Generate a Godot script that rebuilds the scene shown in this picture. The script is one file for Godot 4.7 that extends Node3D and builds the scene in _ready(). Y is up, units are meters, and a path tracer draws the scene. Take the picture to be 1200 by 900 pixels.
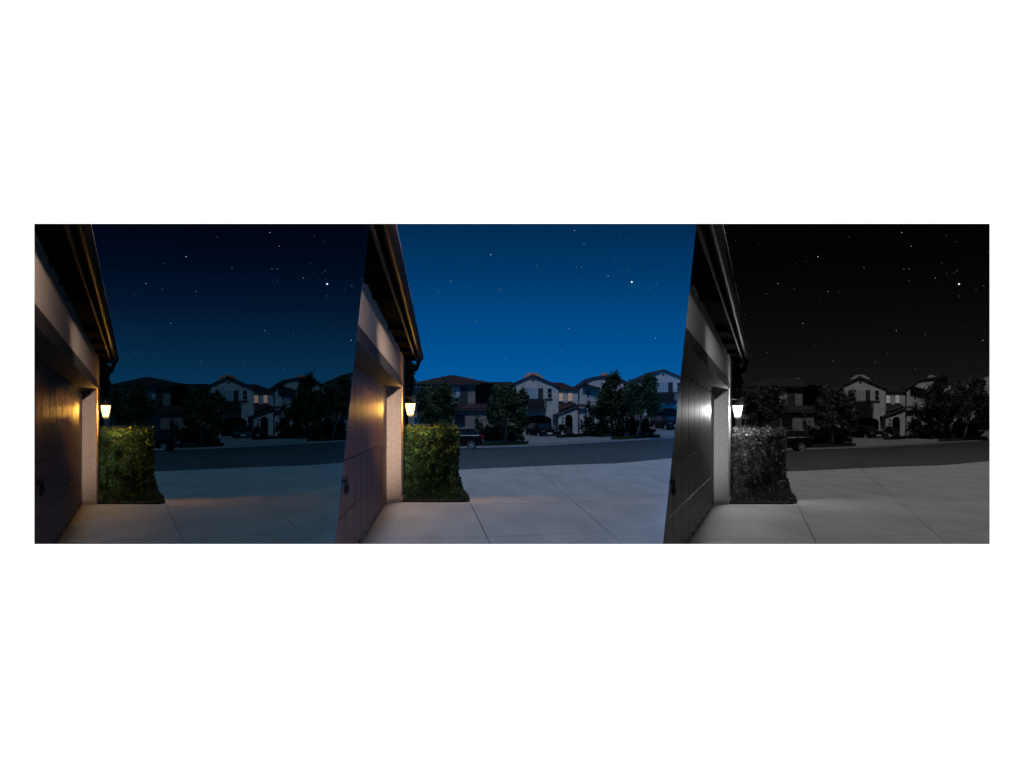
extends Node3D
# Three night views of one driveway stand side by side as full-size stage sets behind one long opening in an added white wall.
# Each set has its own sky tent, its own lantern and its own unseen light sources; the wall is lit by the one sun, which grazes it.

const F := 1300.0          # focal length in pixels of a 1200 x 900 picture
const EYE := 1.7           # height of the eye above the driveway
const HORIZON := 497.0
const EXPOSURE := 8.0
const WALL_AT := 7.0       # metres from the eye to the white wall

var sets := [
	{"off": 0.0, "dy": 0.0, "mono": false, "where": "in the navy panel", "left": [-2.0, 38.0], "right": [392.6, 431.7],
		"unseen_moon": 112.0, "unseen_moon_color": Color(0.52, 0.79, 1.0), "unseen_flood": 22.0, "lantern": 0.18, "lantern_color": Color(1.0, 0.72, 0.3), "windows": 0.13,
		"sky": [Color8(7, 52, 84), Color8(5, 39, 67), Color8(3, 22, 46), Color8(2, 11, 31), Color8(1, 5, 18)]},
	{"off": 357.0, "dy": 2.3, "mono": false, "where": "in the blue panel", "left": [392.6, 431.7], "right": [777.0, 816.1],
		"unseen_moon": 305.0, "unseen_moon_color": Color(0.8, 0.88, 1.0), "unseen_flood": 40.0, "lantern": 0.18, "lantern_color": Color(1.0, 0.74, 0.32), "windows": 0.24,
		"sky": [Color8(5, 92, 160), Color8(0, 80, 146), Color8(0, 69, 127), Color8(0, 56, 103), Color8(2, 43, 82)]},
	{"off": 740.5, "dy": 0.0, "mono": true, "where": "in the monochrome panel", "left": [777.0, 816.1], "right": [1162.0, 1202.0],
		"unseen_moon": 205.0, "unseen_moon_color": Color(1, 1, 1), "unseen_flood": 22.0, "lantern": 0.2, "lantern_color": Color(1, 1, 1), "windows": 0.24,
		"sky": [Color8(21, 21, 21), Color8(14, 14, 14), Color8(8, 8, 8), Color8(4, 4, 4), Color8(2, 2, 2)]},
]
var S: Dictionary          # the set being built
var clip: Array = []       # its two side planes
var counts := {}
var mats := {}
var tex := {}
var rng := RandomNumberGenerator.new()
var fx := 0.0
var fy := 0.0
var fs := 1.0
var fd := 100.0

# ---------------------------------------------------------------- mesh builder
class MB:
	var v := PackedVector3Array()
	var c := PackedColorArray()
	var col := Color.WHITE
	func tri(a: Vector3, b: Vector3, d: Vector3) -> void:
		v.append(a); v.append(b); v.append(d)
		c.append(col); c.append(col); c.append(col)
	func quad(a: Vector3, b: Vector3, d: Vector3, e: Vector3) -> void:
		tri(a, b, d); tri(a, d, e)
	func hexa(p: Array) -> void:   # 8 corners: 0-3 one end, 4-7 the other, same order
		quad(p[0], p[1], p[2], p[3]); quad(p[7], p[6], p[5], p[4])
		for k in 4:
			var n := (k + 1) % 4
			quad(p[n], p[k], p[4 + k], p[4 + n])
	func box(lo: Vector3, hi: Vector3) -> void:
		hexa([Vector3(lo.x, lo.y, hi.z), Vector3(hi.x, lo.y, hi.z), Vector3(hi.x, hi.y, hi.z), Vector3(lo.x, hi.y, hi.z),
			Vector3(lo.x, lo.y, lo.z), Vector3(hi.x, lo.y, lo.z), Vector3(hi.x, hi.y, lo.z), Vector3(lo.x, hi.y, lo.z)])
	func tube(a: Vector3, b: Vector3, ra: float, rb: float, n := 8, caps := true) -> void:
		var d := (b - a).normalized()
		var u := d.cross(Vector3.UP if absf(d.y) < 0.9 else Vector3.RIGHT).normalized()
		var w := d.cross(u)
		for k in n:
			var t0 := TAU * k / n
			var t1 := TAU * (k + 1) / n
			var e0 := u * cos(t0) + w * sin(t0)
			var e1 := u * cos(t1) + w * sin(t1)
			quad(a + e0 * ra, a + e1 * ra, b + e1 * rb, b + e0 * rb)
			if caps:
				tri(a, a + e1 * ra, a + e0 * ra)
				tri(b, b + e0 * rb, b + e1 * rb)
	func ball(o: Vector3, r: Vector3, nu := 8, nv := 5) -> void:
		for i in nv:
			for j in nu:
				var q: Array = []
				for k in [[i, j], [i, j + 1], [i + 1, j + 1], [i + 1, j]]:
					var th: float = PI * k[0] / nv
					var ph: float = TAU * k[1] / nu
					q.append(o + Vector3(sin(th) * cos(ph), cos(th), sin(th) * sin(ph)) * r)
				if i > 0: tri(q[0], q[1], q[2])
				if i < nv - 1: tri(q[0], q[2], q[3])
				if i == 0: tri(q[0], q[2], q[3])
	func leaf(o: Vector3, a: Vector3, b: Vector3) -> void:
		tri(o - a, o + b, o + a); tri(o - a, o + a, o - b)

func clipped(m: MB) -> MB:
	if clip.is_empty() or m.v.is_empty():
		return m
	for pl in clip:
		var crosses := false
		for q in m.v:
			if (pl as Plane).distance_to(q) < 0.0:
				crosses = true
				break
		if not crosses:
			continue
		var r := MB.new()
		for k in range(0, m.v.size(), 3):
			var inp := [m.v[k], m.v[k + 1], m.v[k + 2]]
			var outp: Array = []
			for j in 3:
				var a: Vector3 = inp[j]
				var b: Vector3 = inp[(j + 1) % 3]
				var da: float = pl.distance_to(a)
				var db: float = pl.distance_to(b)
				if da >= 0.0: outp.append(a)
				if (da >= 0.0) != (db >= 0.0): outp.append(a.lerp(b, da / (da - db)))
			r.col = m.c[k]
			for j in range(1, outp.size() - 1):
				r.tri(outp[0], outp[j], outp[j + 1])
		m = r
	return m

func numbered(parent: Node, called: String) -> String:
	var key := str(parent.get_instance_id()) + called
	var n: int = counts.get(key, 0)
	counts[key] = n + 1
	return called if n == 0 else "%s_%03d" % [called, n]

func origin_of(n: Node) -> Vector3:
	var o := Vector3.ZERO
	while n != null and n != self and n is Node3D:
		o += (n as Node3D).position
		n = n.get_parent()
	return o

func build(m: MB, called: String, mat: Material, parent: Node = null, smooth := false, own_clip := true) -> MeshInstance3D:
	if parent == null: parent = self
	if own_clip: m = clipped(m)
	if m.v.is_empty():
		return null
	var o := origin_of(parent)
	var st := SurfaceTool.new()
	st.begin(Mesh.PRIMITIVE_TRIANGLES)
	st.set_smooth_group(0 if smooth else -1)
	for k in m.v.size():
		st.set_color(m.c[k])
		st.add_vertex(m.v[k] - o)
	st.generate_normals()
	var mi := MeshInstance3D.new()
	mi.mesh = st.commit()
	mi.name = numbered(parent, called)
	mi.material_override = mat
	parent.add_child(mi, true)
	return mi

func thing(called: String, label: String, category: String, at: Vector3, group := "") -> Node3D:
	var n := Node3D.new()
	n.name = numbered(self, called)
	n.position = at
	n.set_meta("label", label + " " + S.where)
	n.set_meta("category", category)
	if group != "": n.set_meta("group", group)
	add_child(n, true)
	return n

func structure(n: Node) -> void:
	n.set_meta("kind", "structure")

func structure_root(called: String, at := Vector3.ZERO) -> Node3D:
	var n := Node3D.new()
	n.name = numbered(self, called)
	n.position = at
	n.set_meta("kind", "structure")
	add_child(n, true)
	return n

# ---------------------------------------------------------------- materials
func noise_image(size: int, freq: float, octaves: int, lo: float, hi: float, sd: int, stretch := Vector2(1, 1)) -> Image:
	var nz := FastNoiseLite.new()
	nz.seed = sd
	nz.noise_type = FastNoiseLite.TYPE_SIMPLEX_SMOOTH
	nz.frequency = freq
	nz.fractal_octaves = octaves
	var im := Image.create(size, size, false, Image.FORMAT_RGB8)
	for y in size:
		for x in size:
			# blended over the edges so that it tiles
			var a := nz.get_noise_2d(x * stretch.x, y * stretch.y)
			var fxx := smoothstep(0.75, 1.0, float(x) / size)
			var fyy := smoothstep(0.75, 1.0, float(y) / size)
			if fxx > 0.0: a = lerpf(a, nz.get_noise_2d((x - size) * stretch.x, y * stretch.y), fxx)
			if fyy > 0.0:
				var b := nz.get_noise_2d(x * stretch.x, (y - size) * stretch.y)
				if fxx > 0.0: b = lerpf(b, nz.get_noise_2d((x - size) * stretch.x, (y - size) * stretch.y), fxx)
				a = lerpf(a, b, fyy)
			var g := lerpf(lo, hi, clampf(a * 0.9 + 0.5, 0.0, 1.0))
			im.set_pixel(x, y, Color(g, g, g))
	return im

func make_textures() -> void:
	tex.concrete = ImageTexture.create_from_image(noise_image(512, 0.006, 4, 0.88, 1.0, 3))
	tex.streak = ImageTexture.create_from_image(noise_image(512, 0.012, 5, 0.9, 1.0, 5))
	tex.grain = ImageTexture.create_from_image(noise_image(256, 0.09, 3, 0.6, 1.0, 7))
	tex.wood = ImageTexture.create_from_image(noise_image(512, 0.02, 4, 0.45, 1.0, 9, Vector2(5.0, 0.35)))

func grey(c: Color) -> Color:
	if not S.mono: return c
	var l := c.srgb_to_linear()
	var g := l.r * 0.2126 + l.g * 0.7152 + l.b * 0.0722
	return Color(g, g, g).linear_to_srgb()

# colours are given as linear base colours
func mat(key: String, lin: Color, rough := 0.8, opts := {}) -> StandardMaterial3D:
	var k := key + ("_grey" if S.mono else "")
	if mats.has(k): return mats[k]
	var m := StandardMaterial3D.new()
	m.resource_name = k
	m.albedo_color = grey(lin.linear_to_srgb())
	m.roughness = rough
	m.cull_mode = BaseMaterial3D.CULL_DISABLED
	if opts.has("metal"): m.metallic = opts.metal
	if opts.has("spec"): m.metallic_specular = opts.spec
	if opts.has("tex"):
		m.albedo_texture = tex[opts.tex]
		m.uv1_triplanar = true
		m.uv1_world_triplanar = true
		m.uv1_scale = opts.get("scale", Vector3.ONE)
	if opts.has("normal"):
		m.normal_enabled = true
		m.normal_texture = tex[opts.normal]
		m.normal_scale = opts.get("bump", 0.5)
		m.uv1_triplanar = true
		m.uv1_world_triplanar = true
		m.uv1_scale = opts.get("scale", Vector3.ONE)
	if opts.has("height"):
		m.heightmap_enabled = true
		m.heightmap_texture = tex[opts.height]
		m.heightmap_scale = opts.get("relief", 0.3)
	if opts.has("vc"): m.vertex_color_use_as_albedo = true
	if opts.has("backlight"):
		m.backlight_enabled = true
		m.backlight = grey(opts.backlight)
	if opts.has("coat"):
		m.clearcoat_enabled = true
		m.clearcoat = opts.coat
		m.clearcoat_roughness = 0.1
	mats[k] = m
	return m

func glow(key: String, c: Color, energy: float) -> StandardMaterial3D:
	if mats.has(key): return mats[key]
	var m := StandardMaterial3D.new()
	m.resource_name = key
	m.albedo_color = Color(0.1, 0.1, 0.1)
	m.emission_enabled = true
	m.emission = c
	m.emission_energy_multiplier = energy / EXPOSURE
	m.cull_mode = BaseMaterial3D.CULL_DISABLED
	mats[key] = m
	return m

func L(r: float, g: float, b: float) -> Color:
	return Color(r, g, b)

func M(key: String) -> StandardMaterial3D:
	match key:
		"stucco": return mat(key, L(0.5, 0.4, 0.35), 0.9, {"tex": "streak", "scale": Vector3(2.2, 2.2, 2.2), "spec": 0.1})
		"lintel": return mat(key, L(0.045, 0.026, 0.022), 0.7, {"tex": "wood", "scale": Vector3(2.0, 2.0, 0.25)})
		"plank": return mat(key, L(0.36, 0.09, 0.042), 0.46, {"tex": "wood", "scale": Vector3(0.7, 0.35, 0.9), "spec": 0.46, "vc": true})
		"iron": return mat(key, L(0.012, 0.012, 0.013), 0.45, {"metal": 0.4})
		"gutter": return mat(key, L(0.010, 0.006, 0.005), 0.4, {"spec": 0.06})
		"lip": return mat(key, L(0.12, 0.115, 0.15), 0.5)  # sky highlight along the gutter edge put into this paler colour
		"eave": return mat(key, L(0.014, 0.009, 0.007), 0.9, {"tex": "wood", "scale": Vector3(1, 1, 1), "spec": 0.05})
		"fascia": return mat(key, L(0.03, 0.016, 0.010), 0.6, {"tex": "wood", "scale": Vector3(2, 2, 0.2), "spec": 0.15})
		"roof": return mat(key, L(0.1, 0.055, 0.05), 0.85, {"vc": true})
		"terracotta": return mat(key, L(0.8, 0.36, 0.2), 0.85)
		"house": return mat(key, L(0.7, 0.66, 0.62), 0.9, {"tex": "streak", "scale": Vector3(0.25, 0.18, 0.25), "spec": 0.2})
		"tan_house": return mat(key, L(0.34, 0.28, 0.23), 0.9, {"tex": "streak", "scale": Vector3(0.25, 0.18, 0.25), "spec": 0.2})
		"trim": return mat(key, L(0.62, 0.62, 0.62), 0.7)
		"dark_trim": return mat(key, L(0.03, 0.025, 0.024), 0.6)
		"curtain": return mat(key, L(0.36, 0.47, 0.55), 0.25)
		"shutter": return mat(key, L(0.03, 0.035, 0.045), 0.6)
		"dark_glass": return mat(key, L(0.015, 0.02, 0.028), 0.08, {"spec": 0.6})
		"recess_shade": return mat(key, L(0.03, 0.024, 0.022), 0.7)  # dark colour stands in for shade in the arch and set-back wall
		"plank_dark": return mat(key, L(0.02, 0.02, 0.025), 0.6)
		"concrete": return mat(key, L(0.47, 0.44, 0.42), 0.62, {"tex": "concrete", "scale": Vector3(0.3, 0.3, 0.06), "spec": 0.35, "vc": true})
		"pavement": return mat(key, L(0.36, 0.35, 0.33), 0.8, {"tex": "concrete", "scale": Vector3(0.2, 0.2, 0.2)})
		"kerb": return mat(key, L(0.4, 0.39, 0.37), 0.8, {"tex": "concrete", "scale": Vector3(0.4, 0.4, 0.4)})
		"joint": return mat(key, L(0.02, 0.018, 0.016), 0.95)
		"asphalt": return mat(key, L(0.085, 0.088, 0.092), 0.7, {"tex": "concrete", "scale": Vector3(0.12, 0.12, 0.04), "spec": 0.35})
		"soil": return mat(key, L(0.02, 0.018, 0.012), 0.95, {"tex": "grain", "scale": Vector3(1, 1, 1)})
		"leaf": return mat(key, L(1, 1, 1), 0.6, {"vc": true, "backlight": Color(0.12, 0.16, 0.05), "spec": 0.25})
		"bark": return mat(key, L(0.26, 0.24, 0.21), 0.9, {"tex": "wood", "scale": Vector3(1, 1, 1)})
		"dark_bark": return mat(key, L(0.04, 0.034, 0.028), 0.9)
		"car_black": return mat(key, L(0.008, 0.008, 0.010), 0.35, {"spec": 0.18})
		"car_wine": return mat(key, L(0.010, 0.008, 0.010), 0.35, {"spec": 0.2})
		"tyre": return mat(key, L(0.008, 0.008, 0.008), 0.85)
		"rim": return mat(key, L(0.55, 0.56, 0.58), 0.35, {"metal": 0.6})
		"chrome": return mat(key, L(0.5, 0.52, 0.55), 0.25, {"metal": 0.7})
		"red_lens": return mat(key, L(0.2, 0.015, 0.018), 0.2)
		"clear_lens": return mat(key, L(0.12, 0.13, 0.14), 0.2)
		"plate": return mat(key, L(0.6, 0.6, 0.6), 0.5)
		"plinth": return mat(key, L(0.33, 0.25, 0.2), 0.9)
	return null

# ---------------------------------------------------------------- places
# a point given in the pixels of the middle view (1200 x 900) and its distance along the line of sight
func Q(px: float, py: float, d: float) -> Vector3:
	return Vector3((px - 357.0 + S.off - 600.0) * d / F, EYE + (HORIZON - py - 2.3 + S.dy) * d / F, -d)

# on the driveway's plane
func on_drive(px: float, py: float, lift := 0.0) -> Vector3:
	return Q(px, py, EYE * F / (py + 2.3 - HORIZON)) + Vector3(0, lift, 0)

# beside the garage front: a metres right of the eye's own line along the front, y up, d away
func G(a: float, y: float, d: float) -> Vector3:
	return Vector3((155.0 + S.off - 600.0) * d / F + a, y + S.dy * d / F, -d)

func gbox(m: MB, a0: float, a1: float, y0: float, y1: float, d0: float, d1: float) -> void:
	m.hexa([G(a0, y0, d0), G(a1, y0, d0), G(a1, y1, d0), G(a0, y1, d0), G(a0, y0, d1), G(a1, y0, d1), G(a1, y1, d1), G(a0, y1, d1)])

func frame(ox: float, oy: float, s: float, d: float) -> void:
	fx = ox; fy = oy; fs = s; fd = d

func H(x: float, y: float, z: float) -> Vector3:
	return Q(fx + x * fs, fy + y * fs, fd) + Vector3(z * (155.0 + S.off - 600.0) / F, 0, -z)

func hbox(m: MB, x0: float, x1: float, y0: float, y1: float, z0: float, z1: float) -> void:
	m.hexa([H(x0, y1, z0), H(x1, y1, z0), H(x1, y0, z0), H(x0, y0, z0), H(x0, y1, z1), H(x1, y1, z1), H(x1, y0, z1), H(x0, y0, z1)])

func hpoly(m: MB, pts: PackedVector2Array, z0: float, z1: float) -> void:
	var idx := Geometry2D.triangulate_polygon(pts)
	for k in range(0, idx.size(), 3):
		var a := pts[idx[k]]; var b := pts[idx[k + 1]]; var c := pts[idx[k + 2]]
		m.tri(H(a.x, a.y, z0), H(b.x, b.y, z0), H(c.x, c.y, z0))
		m.tri(H(a.x, a.y, z1), H(c.x, c.y, z1), H(b.x, b.y, z1))
	for k in pts.size():
		var a := pts[k]; var b := pts[(k + 1) % pts.size()]
		m.quad(H(a.x, a.y, z0), H(b.x, b.y, z0), H(b.x, b.y, z1), H(a.x, a.y, z1))

func arch_points(x0: float, x1: float, spring: float, crown: float, base: float) -> Array:
	var out: Array = [Vector2(x1, base)]
	for k in 13:
		var t := PI * k / 12.0
		out.append(Vector2((x0 + x1) / 2 + cos(t) * (x1 - x0) / 2, spring - sin(t) * (spring - crown)))
	out.append(Vector2(x0, base))
	return out

# rows of half-round tiles on the slope between an eave and a ridge, one unbroken surface
func tiles(m: MB, e0: Vector3, e1: Vector3, r0: Vector3, r1: Vector3, step := 0.34, course := 0.42) -> void:
	var cols := maxi(2, int((e1 - e0).length() / step))
	var rows := maxi(2, int(((r0 + r1) / 2 - (e0 + e1) / 2).length() / course))
	var n := (e1 - e0).cross((r0 + r1) / 2 - e0).normalized()
	if n.y < 0: n = -n
	var cs := cols * 4
	for j in rows:
		for i in cs:
			m.col = Color(1, 1, 1) * (0.75 + 0.5 * absf(sin(float(int(i / 4.0)) * 12.9898 + j * 78.233)))
			var q: Array = []
			for k in [[i, 0], [i + 1, 0], [i + 1, 1], [i, 1]]:
				var t := float(j + k[1]) / rows
				var s := float(k[0]) / cs
				var base := e0.lerp(r0, t).lerp(e1.lerp(r1, t), s)
				q.append(base + n * (0.075 * absf(sin(PI * k[0] / 4.0)) + (0.05 if k[1] == 0 else 0.0)))
			m.quad(q[0], q[1], q[2], q[3])
			if j > 0:
				m.quad(q[0], q[1], q[1] - n * 0.05, q[0] - n * 0.05)
	m.col = Color.WHITE

# ---------------------------------------------------------------- small house parts
func window(root: Node, x0: float, x1: float, y0: float, y1: float, z: float, pane_mat: Material, nx: int, ny: int, frame_mat: Material, sill := true, t := 0.5) -> void:
	var m := MB.new()
	hbox(m, x0 - t, x0, y0 - t, y1 + t, z - 0.07, z + 0.02)
	hbox(m, x1, x1 + t, y0 - t, y1 + t, z - 0.07, z + 0.02)
	hbox(m, x0, x1, y0 - t, y0, z - 0.07, z + 0.02)
	hbox(m, x0, x1, y1, y1 + t, z - 0.07, z + 0.02)
	var b := 0.22
	for i in range(1, nx):
		var xm := lerpf(x0, x1, float(i) / nx)
		hbox(m, xm - b, xm + b, y0, y1, z - 0.055, z + 0.01)
	for j in range(1, ny):
		var ym := lerpf(y0, y1, float(j) / ny)
		for i in nx:
			hbox(m, lerpf(x0, x1, float(i) / nx) + (b if i > 0 else 0.0), lerpf(x0, x1, float(i + 1) / nx) - (b if i < nx - 1 else 0.0), ym - b, ym + b, z - 0.05, z + 0.01)
	var w := build(m, "window", frame_mat, root)
	if w == null: return
	for i in nx:
		for j in ny:
			var p := MB.new()
			hbox(p, lerpf(x0, x1, float(i) / nx) + (b if i > 0 else 0.0), lerpf(x0, x1, float(i + 1) / nx) - (b if i < nx - 1 else 0.0), lerpf(y0, y1, float(j) / ny) + (b if j > 0 else 0.0), lerpf(y0, y1, float(j + 1) / ny) - (b if j < ny - 1 else 0.0), z - 0.025, z + 0.005)
			build(p, "pane", pane_mat, w)
	if sill:
		var q := MB.new()
		hbox(q, x0 - 1.1, x1 + 1.1, y1 + t + 0.8, y1 + t + 1.7, z - 0.16, z + 0.0)
		build(q, "sill", M("dark_trim"), w)

func slab(m: MB, a: Vector3, b: Vector3, c: Vector3, d: Vector3, t := 0.12) -> void:
	var dn := Vector3(0, -t, 0)
	m.hexa([a, b, c, d, a + dn, b + dn, c + dn, d + dn])

func gable_house(ox: float, oy: float, s: float, d: float, label: String, lit: bool) -> void:
	frame(ox, oy, s, d)
	var root := thing("house", label, "house", H(10, 72, 0), "stucco houses across the street")
	var m := MB.new()
	var pts: Array = [Vector2(-30, 73), Vector2(-30, 13.5), Vector2(0, 1.6), Vector2(30, 13.5), Vector2(30, 73)]
	pts.append_array(arch_points(-8.4, 22.0, 54.0, 48.3, 73))
	hpoly(m, PackedVector2Array(pts), 0.0, 0.35)
	build(m, "wall", M("house"), root)
	m = MB.new()
	hbox(m, -30, -26, 14, 73, 0.36, 9.0)
	hbox(m, 26, 30, 14, 73, 0.36, 9.0)
	hbox(m, -26, 26, 12, 73, 8.6, 9.0)
	hbox(m, -26, 26, 42, 46, 0.36, 8.6)
	build(m, "side_wall", M("house"), root)
	m = MB.new()
	for k in 6:
		hbox(m, -26, 26, 46.1 + k * 4.4, 50.3 + k * 4.4, 1.8, 1.95)
	build(m, "garage_door", M("recess_shade"), root)
	# roof: two slopes with a dark rake, tiles on top
	m = MB.new()
	slab(m, H(-33, 14.6, -0.35), H(0, 0.2, -0.35), H(0, 0.2, 9.3), H(-33, 14.6, 9.3))
	slab(m, H(0, 0.2, -0.35), H(33, 14.6, -0.35), H(33, 14.6, 9.3), H(0, 0.2, 9.3))
	var rf := build(m, "roof", M("roof"), root)
	m = MB.new()
	if lit:
		var rear := [H(-9, 2.2, 5.5), H(20, 2.2, 5.5), H(11, -4.2, 6.6), H(1, -4.2, 6.6)]
		tiles(m, rear[0], rear[1], rear[3], rear[2])
		build(m, "rear_roof", M("terracotta"), rf if rf != null else root)
	m = MB.new()
	m.tube(H(0.3, 7.2, -0.05), H(0.3, 7.2, 0.1), 0.13, 0.13, 12)
	build(m, "gable_vent", M("dark_trim"), root)
	# french doors and balcony
	window(root, -6.0, 5.0, 17.0, 29.4, 0.0, M("curtain"), 3, 1, M("trim"), false)
	m = MB.new()
	hbox(m, 6.2, 12.0, 16.6, 29.6, -0.09, 0.0)
	build(m, "shutter", M("shutter"), root)
	m = MB.new()
	hbox(m, -5.8, 13.6, 30.2, 40.3, -0.05, -0.002)
	build(m, "lower_door_panel", M("dark_trim"), root)
	m = MB.new()
	hbox(m, -6.4, 15.0, 40.4, 41.8, -1.0, 0.0)
	var bal := build(m, "balcony", M("dark_trim"), root)
	if bal != null:
		m = MB.new()
		hbox(m, -6.4, 15.0, 29.0, 29.9, -1.0, -0.94)
		hbox(m, -6.4, 15.0, 38.6, 39.2, -1.0, -0.95)
		hbox(m, -6.4, -5.8, 29.0, 29.9, -0.93, 0.0)
		hbox(m, 14.4, 15.0, 29.0, 29.9, -0.93, 0.0)
		build(m, "handrail", M("iron"), bal)
		for k in 15:
			var x := -6.2 + k * 1.5
			m = MB.new()
			hbox(m, x - 0.34, x + 0.34, 29.92, 40.4, -0.985, -0.95)
			build(m, "baluster", M("iron"), bal)
		for x in [-4.0, 5.6, 13.6]:
			m = MB.new()
			hbox(m, x - 0.7, x + 0.7, 41.82, 43.6, -0.8, 0.0)
			build(m, "bracket", M("dark_trim"), bal)
	window(root, 17.4, 22.0, 17.0, 27.8, 0.0, M("dark_glass"), 1, 2, M("trim"))
	# right wing with its tiled roof and two windows
	m = MB.new()
	hbox(m, 30.05, 55.2, 17.4, 73, 1.5, 7.0)
	build(m, "wing_wall", M("house"), root)
	m = MB.new()
	tiles(m, H(29.5, 18.6, 1.1), H(57, 18.6, 1.1), H(20, 8.4, 4.5), H(38, 8.6, 4.5))
	tiles(m, H(57, 18.6, 1.1), H(57.5, 18.6, 7.0), H(38, 8.6, 4.5), H(38.5, 8.6, 6.0))
	build(m, "wing_roof", M("roof"), root)
	m = MB.new()
	hbox(m, 46.0, 53.5, 12.2, 14.6, 8.0, 9.5)
	build(m, "chimney", M("trim"), root)
	for x in [32.3, 43.4]:
		var key := "lit_window_%s" % S.where
		window(root, x, x + 4.6, 22.2, 31.0, 1.5, glow(key, grey(Color(1.0, 0.87, 0.79)), S.windows) if lit else M("dark_glass"), 1, 2, M("trim"))
	# entrance porch under a sloping tiled roof
	m = MB.new()
	pts = [Vector2(28.8, 73), Vector2(28.8, 46.2), Vector2(52, 38.8), Vector2(52, 73)]
	pts.append_array(arch_points(36.8, 45.6, 52.0, 47.6, 73))
	hpoly(m, PackedVector2Array(pts), -0.8, -0.5)
	hbox(m, 51.0, 52.0, 40.0, 73, -0.49, 1.49)
	build(m, "porch_wall", M("house"), root)
	m = MB.new()
	slab(m, H(23.4, 47.4, -1.1), H(52.2, 36.6, -1.1), H(52.2, 36.6, 1.5), H(23.4, 47.4, 1.5), 0.16)
	slab(m, H(52.2, 36.6, -1.1), H(61.5, 36.0, -1.1), H(61.5, 34.6, 1.5), H(52.2, 35.4, 1.5), 0.2)
	tiles(m, H(30.2, 43.6, 0.2), H(52.2, 36.0, 0.2), H(30.2, 33.6, 1.48), H(52.2, 33.6, 1.48))
	build(m, "porch_roof", M("roof"), root)
	m = MB.new()
	hbox(m, 36.0, 46.4, 47.0, 73, 0.3, 0.4)
	build(m, "door", M("plank_dark"), root)
	for y in [50.4, 54.8]:
		m = MB.new()
		hbox(m, 33.0, 35.0, y, y + 2.6, -0.86, -0.8)
		build(m, "plaque", M("dark_trim"), root)
	for x in [26.6, 52.4]:
		m = MB.new()
		hbox(m, x - 0.7, x + 0.7, 46.5 if x < 40 else 40.0, 72.0, -0.98, -0.86)
		build(m, "drainpipe", M("dark_trim"), root)
	m = MB.new()
	hbox(m, 53.1, 61.2, 40.0, 73, -0.4, 1.49)
	build(m, "bay_wall", M("house"), root)
	window(root, 54.8, 57.4, 53.2, 61.0, -0.4, M("dark_glass"), 1, 2, M("trim"))

func tile_house() -> void:
	frame(0, 0, 1, 112)
	var root := thing("house", "tan house with low tiled hip roofs behind the parked SUV", "house", H(525, 514, 0), "stucco houses across the street")
	var m := MB.new()
	hbox(m, 504, 557, 447.5, 518, 0.0, 6.0)
	build(m, "wall", M("tan_house"), root)
	m = MB.new()
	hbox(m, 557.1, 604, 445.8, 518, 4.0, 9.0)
	build(m, "rear_wall", M("recess_shade"), root)  # set-back wall, its shade put into the dark colour
	m = MB.new()
	hbox(m, 466, 503.9, 454, 518, -0.8, 5.0)
	build(m, "wing_wall", M("tan_house"), root)
	m = MB.new()
	tiles(m, H(487, 449.6, -0.7), H(563, 449.6, -0.7), H(529, 438.2, 4.5), H(532, 438.2, 4.5))
	tiles(m, H(563, 449.6, -0.7), H(603, 449.0, 9.0), H(532, 438.2, 4.5), H(560, 441.5, 10.0))
	tiles(m, H(470, 450.5, 6.0), H(487, 449.6, -0.7), H(505, 443.5, 9.0), H(529, 438.2, 4.5))
	slab(m, H(487, 449.0, -0.7), H(563, 449.0, -0.7), H(563, 449.0, 0.5), H(487, 449.0, 0.5), 0.15)
	build(m, "roof", M("roof"), root)
	m = MB.new()
	tiles(m, H(462, 455.0, -1.4), H(507, 455.0, -1.4), H(470, 450.0, 1.5), H(503, 450.0, 1.5))
	slab(m, H(462, 454.8, -1.4), H(506, 454.8, -1.4), H(506, 454.8, -0.8), H(462, 454.8, -0.8), 0.12)
	build(m, "wing_roof", M("roof"), root)
	m = MB.new()
	tiles(m, H(560, 453.2, 3.4), H(571, 453.6, 3.6), H(560, 450.6, 3.95), H(571, 451.0, 3.95), 0.3, 0.2)
	build(m, "lower_ridge_tiles", M("terracotta"), root)
	m = MB.new()
	tiles(m, H(548.5, 440.0, 5.4), H(557, 440.6, 5.6), H(549, 438.6, 6.4), H(556, 439.2, 6.4), 0.3, 0.2)
	build(m, "ridge_tiles", M("terracotta"), root)
	window(root, 530.8, 538.2, 454.4, 472.0, 0.0, M("curtain"), 1, 2, M("trim"), false)
	m = MB.new()
	hbox(m, 539.2, 548.2, 453.8, 472.4, -0.08, 0.0)
	build(m, "shutter", M("shutter"), root)
	m = MB.new()
	hbox(m, 530.5, 577, 479.4, 518, -1.5, -0.01)
	build(m, "lower_wall", M("tan_house"), root)
	m = MB.new()
	tiles(m, H(528, 479.6, -2.0), H(579, 479.6, -2.0), H(532, 473.4, -0.02), H(575, 473.4, -0.02))
	slab(m, H(528, 479.3, -2.0), H(579, 479.3, -2.0), H(579, 479.3, -1.5), H(528, 479.3, -1.5), 0.14)
	build(m, "lower_roof", M("roof"), root)
	window(root, 532.6, 544.2, 486.4, 500.6, -1.5, M("dark_glass"), 2, 2, M("dark_trim"), false)
	window(root, 485.4, 494.6, 488.4, 497.0, -0.8, M("dark_glass"), 2, 1, M("trim"), false)

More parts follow.
